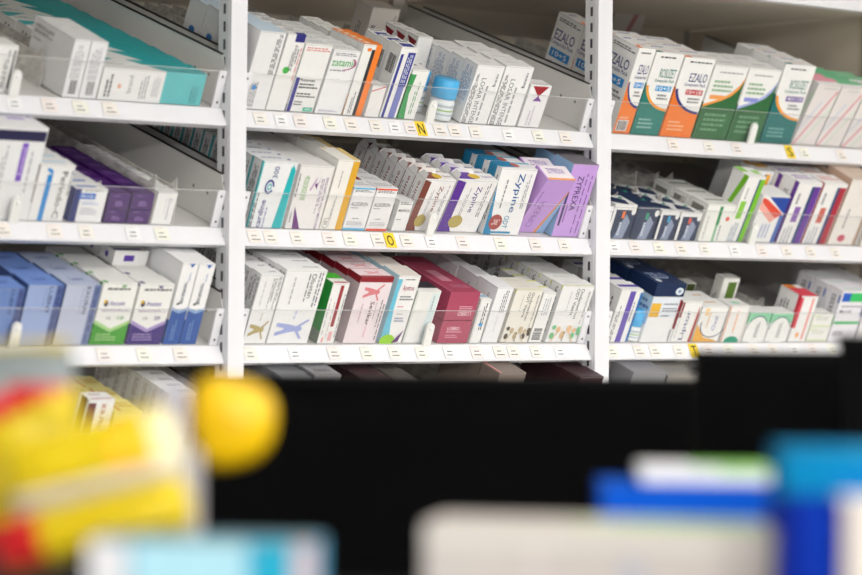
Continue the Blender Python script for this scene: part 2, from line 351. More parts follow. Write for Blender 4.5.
row(1,446,461,57,.031,3,'white carton with dark maroon triangle behind the bottles',{'base':'#ecebea','F':[L((.2,.3,.8,.6),3)],'L':[('p',[(.05,.95),(.92,.92),(.6,.76)],'#8c2230'),('p',[(.4,.66),(.6,.74),(.8,.66)],'#7a2a50')],'T':[L((.2,.4,.8,.6),1)]},b0=.125)
row(1,484,512,64,.05,1,'big plain carton standing at the back above two-stripe cartons',{'base':'#e3ddd6','F':[L((.1,.3,.3,.7),4,0),L((.85,.3,.92,.9),2,90,DG)],'L':[L((.3,.3,.6,.7),3,90)]},b0=.37)
row(1,345,363.5,48,.027,3,'white carton with grey side print behind the orange striped ones',{'base':'#eeeeec','L':[L((.25,.15,.8,.9),4,90,DG)],'T':[L((.2,.3,.8,.7),2,0,'#b9c4b8')]},b0=.10)
# --- middle bay, middle shelf
TE='#17b3bb'
row(2,248,283,162,.027,14,'white carton with teal edge and ring emblem',{'base':'#eceef0','F':[('p',[(.72,0),(.98,0),(.98,.88),(.88,.97),(.72,.0)],TE),('p',[(.70,.0),(.98,.0),(.98,.86),(.84,.93)],TE),('r',0,0,.03,1,'#56c4c8'),T('300',(.36,.75,.5,.93),90,'#3b4a92'),
  ('a',.34,.62,.13,.11,.3,0,330,'#3b4a92'),('a',.34,.62,.06,.05,.4,0,360,TE),T('cardine',(.20,.0,.34,.42),90,'#4a4a92'),L((.02,.0,.12,.52),2,90,DG),L((.4,.0,.46,.4),1,90,'#8f93c0')],
  'L':[('r',.86,0,1,1,TE),L((.15,.1,.7,.9),5,90,DG)],'T':[L((.1,.5,.9,.8),1,0,'#8c90b4'),('e',.85,.5,.05,.1,NAVY)]})
PU='#6b2f7c'
row(2,286,320,166,.05,6,'cream carton with purple vertical print and purple dart',{'base':'#eceae9','F':[T('PRESCRIPTION ONLY MEDICINE',(.84,.0,.91,.82),-90,PU),L((.7,.25,.8,.8),2,-90,'#9a86a4'),('p',[(.12,.36),(.42,.0),(.20,.0)],PU),L((.2,.45,.36,.85),4,90,'#9cc28c'),
  ('p',[(.42,.62),(.56,.82),(.58,.8),(.46,.6)],'#c3a3c8'),('p',[(.6,.68),(.62,.66),(.7,.86)],'#c3a3c8'),('p',[(.54,.7),(.63,.63),(.6,.74)],PU),L((.03,.5,.09,.9),1,90),L((.05,.1,.1,.3),1,90)],'T':[L((.7,.85,.9,.92),1,0,'#d5c9a0')],'L':[L((.3,.3,.7,.8),3,90)]})
row(2,321,343,161,.06,6,'cream carton with mustard yellow band',{'base':'#f1efe9','F':[('r',.70,.0,1,.985,'#e2ac2d'),L((.3,.15,.4,.5),2,90),L((.3,.6,.36,.85),1,90),('a',.2,.09,.16,.075,.1,0,360,'#9a9a96'),L((.12,.06,.28,.12),3)],'T':[('r',.7,0,1,1,'#e9cd88'),('r',.05,.8,.2,1,'#ead9a8')],'L':[L((.3,.3,.7,.8),3,90)]})
def alg(c): return {'base':'#f0eff1','F':[('r',.03,.945,.98,.985,c),L((.08,.87,.9,.93),2,0,DG),T('ALLEGRON',(.06,.56,.83,.65),0,'#6c6d75'),L((.08,.49,.5,.525),1),L((.3,.25,.6,.28),1,0,DG),L((.1,.1,.85,.2),3,0,'#bdbdc2'),('r',0,0,1,.05,c)],
  'T':[L((.1,.2,.9,.6),2,0,'#b8b8bd')],'L':[('r',0,.93,1,.98,c),L((.3,.3,.7,.8),3,90)]}
row(2,344,366,188,.035,8,'white carton with light blue top and bottom bands',alg('#5fb4dc'))
row(2,367,388,189,.035,8,'white carton with red-orange top and bottom bands',alg('#e4512f'))
row(2,393,407,202,.03,3,'small white carton with black word near its lid',{'base':'#efefef','F':[L((.1,.85,.9,.95),2,0,DG),T('MORPLEX',(.1,.64,.9,.72),0,BK),L((.1,.35,.5,.4),1),('r',0,0,1,.03,'#bbbbbb')],'L':[L((.3,.3,.7,.8),3,90)]})
def zyp(c, c2):
    return {'base':'#f3f2f3','F':[('p',[(0,0),(.34,0),(.26,.12),(.22,.3),(.22,.95),(0,.99)],c),T('Zypine',(.52,.38,.68,.88),-90,c2),L((.36,.3,.44,.85),2,90,'#b5b0b5'),L((.8,.3,.9,.95),2,90,'#a5a0a5'),('e',.36,.2,.17,.12,'#b9a65a')],
      'L':[('p',[(.0,.0),(.86,.0),(.86,.02),(.02,1),(0,1)],'#f0eff0'),T('Zypine',(.34,.3,.72,.9),90,c2),L((.1,.1,.2,.9),1,90),('r',.85,0,1,1,'#e7e4e4')],
      'T':[('r',0,.1,.45,1,c),('e',.48,.5,.14,.32,'#d9b73a'),T('Zypine',(.66,.35,.95,.6),0,c2)]}
def flap(o, w, d, h, k):
    if k > 6: return
    m = MB(); m.add([(0,d*.9,h),(-.0004,0,h),(-.0004,-.001,h+.012),(0,d*.55,h+.012)], [(0,1,2,3)], mat('#f6f6f6'))
    m.add([(0,d,h),(w*.6,d,h),(w*.5,d,h+.008),(w*.1,d,h+.008)], [(0,1,2,3)], mat('#f6f6f6'))
    m.build('open_flap', o)
row(2,409,440,182,.026,9,'white and brown carton with open flaps, leaning forward',zyp('#7e4033','#8c4b3c'),e=13,extra=flap)
row(2,441,481,182,.026,8,'white and purple carton with open flaps, leaning forward',zyp('#5b2a9a','#5a3a8c'),e=13,extra=flap)
row(2,484,520,169,.034,7,'white carton with teal swoosh and big navy vertical word',{'base':'#f2f2f3','F':[('p',[(0,0),(.22,0),(.10,.3),(.05,.55),(0,.75)],'#1a84b4'),('r',.1,.02,.75,.05,'#1a84b4'),T('Zypine',(.48,.34,.70,.93),-90,'#1f5a9a'),T('ODT',(.46,.1,.6,.29),-90,'#3489b5'),
  L((.24,.4,.3,.88),1,90),L((.80,.4,.9,.92),2,90,'#b5b5ba'),('e',.25,.19,.18,.115,'#a5453f'),T('5mg',(.14,.15,.36,.23),-90,'#f3dcd8')],
  'T':[('r',0,.2,.5,1,'#1a84b4'),('r',.5,.7,1,.9,'#7bb9d4'),('e',.5,.5,.1,.3,'#c86a60')],'L':[('r',0,0,.6,1,'#2a8cba'),L((.65,.2,.9,.9),2,90)]})
LAV='#c79fe2'
row(2,523,552,184,.04,2,'lavender carton with white-orange lid, slumped forward',{'base':LAV,'F':[('p',[(.62,.0),(.72,.0),(1,.75),(.98,.8)],'#ee9a5a'),('p',[(.72,0),(1,0),(1,.75)],'#8fb4e0'),T('CIPREXA',(.22,.1,.42,.6),90,'#9a72b8'),L((.1,.5,.16,.9),1,90,'#8a62a8')],
  'T':[('r',.05,0,1,1,'#f4ebf2'),('r',.05,0,1,.14,'#f1a566'),T('ZYPREXA',(.2,.45,.8,.8),0,'#8464ae')],'L':[('p',[(0,.0),(.3,0),(.3,.9),(0,.9)],'#e2622f'),]},e=23,gap=.004)
row(2,553,579,165,.05,2,'tall lavender carton with black vertical word and grey lid',{'base':LAV,'F':[T('ZYPREXA',(.34,.36,.56,.84),-90,'#3f2b63'),L((.66,.05,.74,.95),1,90,'#7a55a0'),L((.84,.05,.92,.97),1,90,'#7a55a0'),('r',.08,.15,.16,.62,'#4a3a70'),('r',.22,.2,.26,.45,'#8a62a8')],
  'T':[('r',0,0,1,1,'#6d6a72')],'L':[('r',0,0,1,1,'#8fb7dc')]},e=4)
# --- middle bay, lower shelf
def ols(c, nm): return {'base':'#f1f1f2','F':[T('Olsetan',(.66,.62,.77,.95),-90,DG),L((.80,.5,.93,.97),2,-90,G),L((.56,.45,.62,.95),1,-90,G),L((.22,.45,.28,.9),1,-90,'#b0b0b4'),('man',(.12,.06,.92,.34),0,c),T(nm,(.46,.34,.54,.45),-90,c)],
  'L':[T('Olsetan',(.4,.6,.65,.95),-90,DG),L((.7,.4,.9,.95),2,-90),L((.15,.2,.3,.9),1,-90)],'T':[L((.5,.3,.9,.5),1)]}
row(3,244,267,276,.03,8,'white carton with tan running figure',ols('#b5a46c','20 mg'))
row(3,268,309,271,.03,7,'white carton with lavender blue running figure',ols('#a3aee0','40 mg'),e=4)
row(3,318,335,284,.045,4,'white carton with dark red bar and green side',{'F':[('r',.52,.28,.72,.96,'#a03038'),('r',.2,.02,.3,.1,'#e89a98'),L((.1,.15,.2,.9),1,90,'#b9b9bc'),L((.38,.1,.45,.9),1,90,'#c9b9b9'),('r',.55,.05,.75,.2,'#eab1b4'),L((.88,.1,.96,.95),1,90,G)],
  'L':[('r',0,.2,1,1,'#259a3c'),('r',0,0,1,.2,'#7a8a78')],'T':[('r',0,.15,1,.45,'#f2f6f0'),('r',0,.45,1,1,'#4fba3c'),('r',.1,0,.9,.12,'#c0484c')]},e=3)
row(3,344,377,278,.036,7,'pale pink carton with rose figure and dark red lid edge',{'base':'#efe2e7','F':[('r',0,.92,1,1,'#8f1a28'),('man',(.2,.64,.80,.90),0,'#e0868e'),T('Sevikar',(.50,.27,.62,.63),-90,'#5a3444'),L((.80,.2,.86,.66),1,-90,G),L((.66,.35,.70,.62),1,-90,'#b0a0a8'),L((.88,.02,.94,.6),1,-90,G),
  T('plus',(.52,.1,.6,.24),-90,'#eba4b4'),L((.22,.25,.28,.6),1,-90,'#c9a9b4')],'T':[('r',.0,.0,1,1,'#f3dfe3'),('r',0,0,1,.16,'#9c2030'),('man',(.3,.2,.8,.8),0,'#e8a8ae')],'L':[('r',0,.9,1,1,'#8f1a28'),('r',0,0,1,.9,'#c9b7bb'),L((.2,.3,.5,.7),2,90,'#a58a92')]})
row(3,381,403,277,.045,6,'white carton with cyan curve, lime corner and purple tick',{'base':'#f3f2f2','F':[('p',[(0,0),(.42,0),(.28,.25),(.2,.5),(.18,.75),(.22,.95),(0,.95)],'#6fc4e0'),L((.35,.92,.95,.95),1,0,DG),T('Apetrus',(.32,.76,.85,.86),0,'#b04a6a'),L((.32,.62,.95,.70),2,0,G),L((.32,.52,.6,.55),1,0,'#d07a88'),L((.35,.30,.8,.38),2,0,'#9aa0b8'),
  ('e',.3,.03,.34,.1,'#9bd32c'),('p',[(.5,.0),(.95,.2),(.8,.02)],'#6a3a78'),L((.4,.42,.7,.44),1)],'T':[('r',0,0,1,1,'#e4dcd6')],'L':[('r',0,0,1,1,'#bfe2ee')]})
row(3,404,428,292,.04,2,'plain white carton with pale blue strip beside the clip',{'base':'#eeeeec','F':[('r',.66,.0,.97,.95,'#dce8ea'),L((.75,.6,.85,.9),1,90,'#a7b5bb'),('r',.0,.0,.08,1,'#dfe2dc')],'T':[('r',0,.3,1,1,'#34323a')],'L':[('r',0,0,1,1,'#d9dbd8')]})
RD='#b14a66'
lob={'base':RD,'F':[T('LOBBO',(.22,.58,.62,.74),0,'#f5dbe3'),L((.2,.44,.72,.53),1,0,'#e6b2c2'),L((.2,.2,.62,.38),2,0,'#dba0b2')],'T':[L((.3,.25,.8,.5),2,0,'#dba0b2')],'L':[('e',.75,.5,.05,.12,'#e6b2c2')],'seam':0}
lob2={'base':RD,'F':[T('LOBBO',(.42,.16,.86,.32),180,'#f5dbe3'),L((.42,.36,.86,.5),2,0,'#e6b2c2')],'T':[('r',0,0,.04,1,'#c97a90'),('r',.3,.3,.65,.6,'#d995a8'),L((.3,.1,.9,.2),2,0,'#d28a9f')],'L':[('a',.82,.5,.04,.1,.3,0,360,'#e6b2c2')],'seam':0}
f_, w_, h_, x_ = row(3,438,468,322,.17,1,'rose red carton, lower of the stacked pair',lob)
row(3,438,468,0,.17,1,'rose red carton, upper of the pair, its print upside down',lob2,c0=h_+.0012,h=H_of(x_,3,293,TILT+E0)-h_-.001)
row(3,470,481,300,.03,5,'narrow white carton with blue mark beside the rose pair',{'F':[L((.5,.3,.85,.95),2,90,DG),('e',.6,.42,.2,.04,'#4a9ad4'),('r',.0,.0,.12,1,'#dadada')],'T':[('r',.1,.3,.9,.7,'#9cc4e0')],'L':[L((.2,.1,.8,.4),2,90)]})
row(3,483,499,289,.055,6,'white carton with small grey print at its upper right',{'base':'#f1f1f4','F':[L((.5,.55,.85,.95),3,90,G),L((.5,.2,.6,.5),1,90,'#cfcfd4')],'L':[L((.6,.5,.8,.9),1,90,'#c2c2cc')]})
def ond(c1, c2, base): return {'base':base,'F':[T('Ondansetron',(.62,.42,.72,.95),-90,DG),T('ODT Viatris',(.48,.48,.58,.95),-90,DG),L((.86,.3,.92,.9),2,-90,G),L((.3,.5,.34,.9),1,-90,'#b9b9b9')]+
  [('e',.12+.16*i,.12+.11*(i % 2),.07,.055,(c1 if i in (0,4,5) else c2)) for i in range(6)]+[('e',.12+.16*i,.27-.05*(i % 3),.06,.04,(c1 if i in (0,5) else c2)) for i in range(6)]+[('p',[(.1,.02),(.13,.02),(.3,.2),(.27,.2)],c2),('p',[(.8,.02),(.77,.02),(.6,.2),(.63,.2)],c2),T('8 mg',(.43,.03,.5,.2),-90,DG)],
  'T':[('r',.0,.0,1,.12,'#dfe2ac'),L((.2,.4,.8,.6),1,0,'#d8d8cc')],'L':[L((.35,.15,.75,.95),4,90,DG),('r',.9,.93,1,1,'#dfe07a')]}
row(3,502,529,291,.03,2,'cream carton with dark and tan leaf print',ond('#5a5040','#cbb795','#eeebe2'))
row(3,530,543,294,.03,4,'narrow white carton with barcode at its foot',{'F':[L((.3,.55,.85,.9),3,90,'#b5b8c2'),('bar',(.15,.05,.8,.28),90)],'T':[('r',0,.8,1,1,'#dde089')],'L':[('r',0,0,1,1,'#dddcda')]})
row(3,547,579,287,.03,12,'white carton with green and peach leaf print',ond('#7cc58e','#ecc496','#efefef'))
# --- left bay, upper shelf
row(1,-14,10,45,.04,6,'white carton with dark side print at the left frame edge',{'F':[L((.55,.1,.75,.9),2,90,DG),('r',.85,.1,.93,.9,DG)],'L':[L((.3,.3,.7,.8),3,90)]})
row(1,13,24,90,.03,1,'low slate grey carton behind the left clip',{'base':'#9aa0a8','F':[('r',0,0,1,.3,'#7b8290')]})
tb={'base':'#ececef','F':[('bar',(.3,.06,.75,.3),0),L((.2,.32,.8,.9),4,90,'#b7b7bd')],'L':[T('NEXOLAN',(.06,.83,.5,.90),0,BK),L((.05,.74,.5,.8),2,0,DG),L((.05,.62,.25,.66),1,0)],'T':[L((.2,.5,.8,.6),1,0,'#d9d9dc')]}
row(1,63,79.5,40,.12,1,'deep white carton with barcode, left of the touching pair',tb)
row(1,80,97,42,.12,1,'deep white carton with barcode, right of the touching pair',tb)
row(1,98,201,68,.052,9,'long white carton with teal end lying on its side',{'base':'#eeeeee','F':[('r',.60,0,1,1,'#5bbdc2'),T('brand',(.255,.25,.30,.8),90,'#a5a5aa'),L((.05,.1,.12,.8),2,90,DG),('e',.18,.45,.018,.07,'#eeb294'),L((.38,.1,.46,.85),3,90,'#b3b3b8'),L((.5,.2,.57,.8),3,90,'#c7c7cc'),L((.88,.1,.96,.6),3,90,'#47a4aa')],
  'T':[('p',[(.35,1),(.6,0),(1,0),(1,1)],'#24aab0'),('p',[(0,1),(0,.5),(.25,1)],'#3aa9b0'),L((.05,.3,.25,.6),2,0,'#a8a8ae')],'L':[L((.2,.2,.8,.8),3,90)]})
# --- left bay, middle shelf
row(2,-30,29,126,.075,2,'large white carton with navy band and purple word strip',{'base':'#eeeef0','F':[('r',0,.85,.985,.96,'#1b1747'),('r',.62,.42,.72,.83,'#8055c4'),T('Sumavel',(.64,.48,.70,.78),90,'#d9c9f0'),L((.32,.3,.42,.8),2,90,'#b9b9c0'),L((.80,.3,.86,.8),1,90,'#b9b9c0')],
  'T':[L((.5,.3,.9,.6),1,0,'#b9a0dc'),('p',[(.85,.9),(.95,.4),(.9,.9)],'#9070cc')],'R':[]},gap=.003)
row(2,27,64,165,.03,4,'white carton with bright blue curved stripe',{'base':'#f0f0f0','F':[('r',.30,.0,.44,.82,'#2a8cd4'),('a',.30,.83,.14,.1,.6,0,110,'#2a8cd4'),T('Perindo-C',(.68,.05,.84,.88),-90,DG),L((.9,.3,.97,.9),1,-90,G),('r',.0,.0,.05,1,'#a2989a')],'T':[('r',.1,.3,.8,.5,'#bcdcf0')],'L':[('r',0,0,1,1,'#a8a2a6')]})
row(2,69,102,189,.03,3,'low white carton with navy side band and blue word block',{'base':'#f3f3f4','F':[('r',0,0,.2,.98,'#1d2a72'),('r',.16,.68,.66,.86,'#2f6cc8'),T('Metrola',(.22,.73,.6,.82),0,'#e6eefa'),L((.28,.5,.8,.6),2,0,'#9fb0d8'),L((.28,.2,.8,.42),3,0,'#b8bcc8'),L((.3,.9,.9,.95),1)],'T':[('r',.1,.2,.7,.4,'#4a78d0')],'L':[('r',0,0,1,1,'#2a3880')]})
pv={'base':'#46186a','F':[L((.35,.15,.75,.5),3,0,'#a080bd'),L((.2,.75,.6,.85),1,0,'#9470b0'),('r',.0,.0,.02,1,'#2e124a')],'T':[L((.2,.3,.8,.7),2,0,'#8a62ac')],'L':[('r',0,0,1,.04,'#2e124a')],'seam':0}
for (a, b, nm) in ((104,126,'left'),(127,149.5,'right')):
    f_, w_, h_, x_ = row(2,a,b,210.5,.04,6,f'small dark purple carton, bottom layer of the {nm} stack',pv)
    row(2,a,b,0,.04,6,f'small dark purple carton, top layer of the {nm} stack',pv,c0=h_+.0008,h=H_of(x_,2,194,TILT+E0)-h_-.001)
row(2,152,172,193,.035,7,'low white carton with lilac vertical word beside the purple stacks',{'F':[T('Docelo',(.62,.15,.78,.8),-90,'#b0a0b8'),L((.45,.3,.52,.8),1,-90,'#cfc8d2')],'T':[L((.4,.3,.9,.6),1,0,'#d0c8d4')]})
# --- left bay, lower shelf
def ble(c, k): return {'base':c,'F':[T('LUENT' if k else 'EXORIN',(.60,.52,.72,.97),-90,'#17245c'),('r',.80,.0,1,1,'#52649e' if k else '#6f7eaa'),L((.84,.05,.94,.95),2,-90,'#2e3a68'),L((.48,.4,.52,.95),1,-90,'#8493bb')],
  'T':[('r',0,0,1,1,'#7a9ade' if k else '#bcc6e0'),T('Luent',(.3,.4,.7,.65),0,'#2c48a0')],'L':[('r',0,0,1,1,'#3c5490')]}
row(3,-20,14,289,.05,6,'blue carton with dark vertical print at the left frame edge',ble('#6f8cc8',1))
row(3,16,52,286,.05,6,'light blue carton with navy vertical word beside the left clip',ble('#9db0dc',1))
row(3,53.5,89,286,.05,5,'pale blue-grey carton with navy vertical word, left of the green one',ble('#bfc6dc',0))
def ato(c, c2, n): return {'base':'#f1f1ee','F':[('p',[(0,0),(1,0),(1,.34),(.5,.20),(0,.34)],c),('p',[(0,.34),(.5,.20),(1,.34),(1,.40),(.5,.26),(0,.40)],c2),L((.15,.86,.95,.92),1,0,DG),('e',.2,.67,.06,.05,'#3a2a58'),('e',.17,.70,.04,.03,'#e8c020'),T('Atozet',(.30,.64,.74,.71),0,'#6a5aa8'),
  L((.12,.53,.95,.57),2,0,'#a89ab8'),T('10',(.30,.41,.42,.46),0,G),T(n,(.62,.41,.80,.47),0,c),L((.12,.05,.7,.18),3,0,c2),('p',[(.52,.97),(.68,.97),(.6,.93)],c)],'T':[('e',.1,.15,.07,.12,c)],'L':[('r',0,0,1,.34,c),('e',.85,.97,.1,.03,c)]}
row(3,90,125,284,.042,4,'white carton with green chevron foot',ato('#3c9c22','#a9d48a','10'))
f_, w_, h_, x_ = row(3,127,161.5,285,.042,3,'white carton with purple chevron foot',ato('#3a1a7a','#a793cc','20'))
row(3,127,161.5,0,.042,3,'white carton with purple mark lying on the purple-foot row',{'base':'#efefee','F':[('r',.3,.3,.6,.7,'#5a3aa0')],'T':[('r',.0,.1,.8,.25,'#6a55a8'),L((.2,.5,.8,.7),1)],'L':[('e',.5,.5,.1,.2,'#5a3aa0')],'seam':0},b0=.086,c0=h_+.001,h=.026)
bl={'base':'#f4f4f5','F':[('r',0,0,1,.42,'#1450a4'),('p',[(0,.42),(.5,.38),(1,.42),(1,.46),(.5,.42),(0,.46)],'#8fb0dc'),('p',[(.45,.99),(.8,.99),(.62,.94)],'#2f66b8'),L((.5,.5,.62,.8),1,90,'#5a6a8a'),T('Brevo',(.35,.5,.48,.75),90,DG),('e',.28,.5,.07,.015,BK),L((.6,.78,.68,.9),1,90,'#3f74c0'),L((.3,.05,.6,.3),2,90,'#6f98d0')],
  'L':[('r',.8,0,1,.3,'#1450a4'),L((.1,.05,.5,.12),1)],'T':[('p',[(.2,.78),(.6,.78),(.4,.72)],'#2f66b8')]}
row(3,164,180,264,.13,2,'tall deep white carton with blue foot, left of the pair',bl)
row(3,180.5,197,265,.13,2,'tall deep white carton with blue foot, right of the pair',bl)
# --- lowest shelves (mostly hidden); middle and right cartons have shade mixed into their base colours
row(4,152,180,395,.024,14,'white carton with faint red lines on the lowest left shelf',{'base':'#f1f1f1','F':[L((.5,.9,.9,.95),1,0,'#c8a8a0')],'T':[L((.4,.3,.9,.7),2,0,G)],'L':[L((.3,.3,.7,.95),2,90,'#c9c2c2')]},e=3)
row(4,74,100,401,.03,1,'white carton with maroon side band on the lowest left shelf',{'F':[('r',0,0,.3,.95,'#6e3a44'),T('Diarex',(.45,.5,.7,.95),90,'#b4685a')],'T':[('r',.1,.1,.9,.2,'#b05060'),L((.2,.5,.8,.7),1,0,'#b05a6a')],'L':[('r',.3,0,.8,1,'#6e3a44')]})
row(4,102,130,413,.05,3,'pale yellow carton on the lowest left shelf',{'base':'#f3e79a','T':[('r',.2,.1,.3,.9,'#e09a60'),L((.4,.3,.9,.7),2,0,'#e4b85a')],'F':[L((.2,.2,.8,.8),4,0,'#c9a840')]})
row(4,262,292,379,.03,4,'shade-grey carton at the left of the lowest middle shelf',{'base':'#75767a','T':[L((.2,.3,.8,.6),2)]})
row(4,293,320,376,.04,4,'shade-grey carton with print on the lowest middle shelf',{'base':'#808084','T':[L((.2,.3,.8,.6),2,0,DG)],'F':[L((.1,.8,.9,.95),2,0,DG)]})
row(4,345,372,381,.05,3,'shade-darkened red carton on the lowest middle shelf',{'base':'#3a2226'})
row(4,375,398,381,.05,3,'shade-darkened taupe carton on the lowest middle shelf',{'base':'#4c4642'})
row(4,478,505,374,.05,3,'shade-darkened taupe carton with pink edge on the lowest middle shelf',{'base':'#7c7068','T':[('r',0,0,.1,1,'#c08080')]})
row(4,560,584,378,.05,3,'shade-darkened maroon carton at the right of the lowest middle shelf',{'base':'#3a2026'})
row(4,612,646,373,.06,4,'cool shade-grey carton at the left of the lowest right shelf',{'base':'#85858a','T':[L((.2,.3,.8,.6),2)]})
row(4,648,682,377,.06,4,'warm shade-grey carton in the second row of the lowest right shelf',{'base':'#8e8b86','T':[L((.2,.3,.8,.6),2)]})
# --- right bay, upper shelf
OR='#f07f2e'; TL='#1f7d74'; GR='#2f6b3c'; NV='#28357e'
def eza(body, arc, name, namec, lab, num, sh):
    cy, ry = .66, .36
    cx, rx = 1.0, 1.0
    pts = ell(cx, cy, rx, ry, 180, 270, 20)
    white = pts+[(1,.99),(0,.99)]
    return {'base':'#f2f2f1','F':[('r',0,0,1,.7,body),('p',white,'#f2f2f1'),('a',cx,cy,rx,ry,.085,190,269,arc),L((.2,.92,.95,.955),1,0,DG),T(name,(.34,.70,.92,.81),0,namec),T('Composite Pack',(.24,.635,.94,.685),0,namec),
      ('r',.36,.54,.92,.605,lab),T(num,(.40,.55,.88,.597),0,'#ffffff'),L((.5,.42,.9,.5),2,0,G),L((.12,.06,.65,.2),3,0,sh)],
      'T':[L((.2,.6,.8,.8),1,0,'#6c6cb0'),('r',0,.0,.25,.2,body),L((.2,.2,.9,.3),1,0,'#d88a70')],'L':[('r',0,0,1,.62,body),T(name,(.3,.7,.9,.8),0,namec)]}
e1 = eza(OR,NV,'EZALO',NV,'#2e8fd8','10+5',  '#f7b98c')
e1['L'] = [('p',[(0,0),(.25,0),(.0,.25)],NV),L((.1,.90,.95,.95),2,0,DG),T('EZALO',(.1,.70,.85,.82),0,NV),T('Composite Pack',(.02,.63,.9,.69),0,NV),('r',.1,.50,.85,.60,'#2e8fd8'),T('10+5',(.2,.52,.75,.58),0,'#ffffff'),L((.2,.35,.9,.45),2)]
e1['F'] += [('r',.08,.03,.72,.16,'#e9e4e0'),('bar',(.12,.04,.68,.15),0)]
row(1,614,631,49,.075,3,'orange and white carton with navy arc and barcode',e1)
row(1,632,660,53,.045,4,'dark teal and white carton with orange arc and blue dose block',eza(TL,'#f2a03c','ROSUZET',TL,'#2e9ad8','10+5','#8fbdb4'))
row(1,661.5,692,58,.045,5,'orange and white carton with navy arc and red dose block',eza(OR,NV,'EZALO',NV,'#c03038','10+10','#f7b98c'))
def gre(arc, lab):
    pts=[(.0,.43),(.25,.48),(.5,.53),(.75,.60),(.92,.70),(1,.82)]
    return {'base':'#f1f1f0','F':[('p',[(0,0),(1,0)]+pts[::-1],GR),('p',pts+[(1,.86),(.9,.75),(.72,.645),(.5,.57),(.25,.515),(0,.47)],arc),L((.2,.88,.9,.92),1,0,'#a8a8a8'),L((.12,.62,.7,.80),3,0,'#8fb58f'),('r',.12,.545,.55,.60,lab),L((.15,.08,.8,.35),4,0,'#6fa07a')],
      'T':[L((.3,.3,.8,.6),1,0,'#c8c8c8')],'L':[('r',0,0,1,.5,GR)]}
row(1,693.5,727,66,.045,4,'dark green and white carton with orange wave',gre('#f2a04c','#f0a25a'))
row(1,728,760,69,.045,4,'dark green and white carton with lilac wave',gre('#a9b2e4','#8d96dc'))
row(1,761.5,792,65,.045,5,'dark teal and white carton with orange arc and violet block',eza('#177270','#f2a03c','ROSUZET',TL,'#6a4aa0','40+10','#79b0ac'))
def pk(c): return {'base':'#e9e3e2','F':[('p',[(.02,.0),(.10,.0),(.98,.9),(.9,.9)],'#e09aa2'),('p',[(.3,.0),(.36,.0),(1,.6),(1,.66)],'#cfe0cc'),('p',[(0,.2),(.5,.7),(.45,.75),(0,.3)],'#d6d9e4'),L((.3,.9,.9,.95),1,0,'#cccccc')],
  'T':[('r',0,0,1,.45,'#f2f0f0'),('r',0,.45,1,1,c)],'L':[('r',0,0,1,1,'#dcd9da'),('p',[(0,0),(.3,0),(1,.8),(.8,.9)],'#c9dac8')]}
row(1,796,819,86,.03,4,'pale carton with pink diagonal and pink lid',pk('#f0a2b4'),e=12)
row(1,820,844,89,.03,4,'pale carton with pink diagonal and green lid',pk('#77c795'),e=12)
row(1,845,873,93,.03,4,'pale carton at the right frame edge of the upper shelf',pk('#8fd0a4'),e=12)
row(1,755,785,74,.04,1,'pale carton with red stripes at the back of the right bay',{'base':'#cfc6c0','F':[('p',[(.1,0),(.25,0),(.8,1),(.65,1)],'#b87a78'),('p',[(.6,0),(.7,0),(1,.6),(1,.75)],'#8a9ab0')]},b0=.46)
# --- right bay, middle shelf
def nvy(c, c2): return {'base':'#eeeeee' if c2 else '#2a3a56','F':[('r',.12 if c2 else 0,0,1,.84,'#2c3a58'),('p',[(.5,0),(.72,0),(.86,.5),(.62,.72),(.5,.5),(.3,0)],'#8f9ab4'),('r',.42,.60,.55,.80,c),('e',.9,.8,.1,.1,'#eeeeee'),L((.4,.1,.6,.6),1,90,'#c9d0e0')],
  'T':[('p',[(.0,.3),(.6,.0),(.8,.5),(.3,.9)],'#26355a'),('p',[(.6,.7),(.8,.6),(.9,.9)],'#2f9a76')],'L':[('r',0,0,1,.8,'#26355a')]}
row(2,607,629.5,205,.05,5,'low navy and white carton with orange tab',nvy('#e8793a',1))
row(2,631,653,207,.05,5,'low all navy carton with green mark',nvy('#2f9a76',0))
row(2,655,673.5,211,.05,3,'low navy and white carton with light blue tab',nvy('#3fa6d8',1))
row(2,675,696,213,.05,3,'low navy and white carton with red tab',nvy('#d85a48',1))
row(2,699,727,205,.05,3,'white carton with green vertical bar and red dot',{'base':'#efefeb','F':[('r',.45,.45,.56,.95,'#2f8f50'),('r',.45,.0,.54,.45,'#8fbf9a'),('e',.82,.62,.07,.06,'#e2604a'),L((.1,.05,.2,.8),1,90,'#c9c9c4'),L((.62,.05,.7,.6),1,90)],'T':[('r',.2,.5,.9,.6,'#5a6a60')],'L':[('r',.15,.62,.8,.88,'#8a8a84')]})
LG='#7cc42e'
row(2,727,745,178,.045,1,'tall white carton with lime green stripes',{'F':[('r',.75,.0,1,.96,LG),('r',.66,.0,.75,.96,'#2c4a78'),('r',.1,.35,.4,.62,'#8fce4c'),L((.1,.0,.5,.3),3,90,'#8fa0b4'),L((.2,.65,.3,.9),1,90)],'L':[('p',[(.75,1),(1,1),(1,.95),(.1,.0),(0,.1)],LG)],'T':[('r',.6,.3,1,.7,'#a8d87c'),('r',.0,.5,.4,1,'#8fce4c')]},e=4)
row(2,761,778,183,.05,2,'white carton with amber stripe behind the blue and red one',{'F':[('r',.6,.0,.85,.95,'#f2ae2c'),('r',.5,.0,.6,.95,'#2c4a78')],'T':[('r',.3,.4,1,.8,'#f2b85a'),('r',.0,.6,.3,1,'#f2b85a')]},b0=.066,e=4)
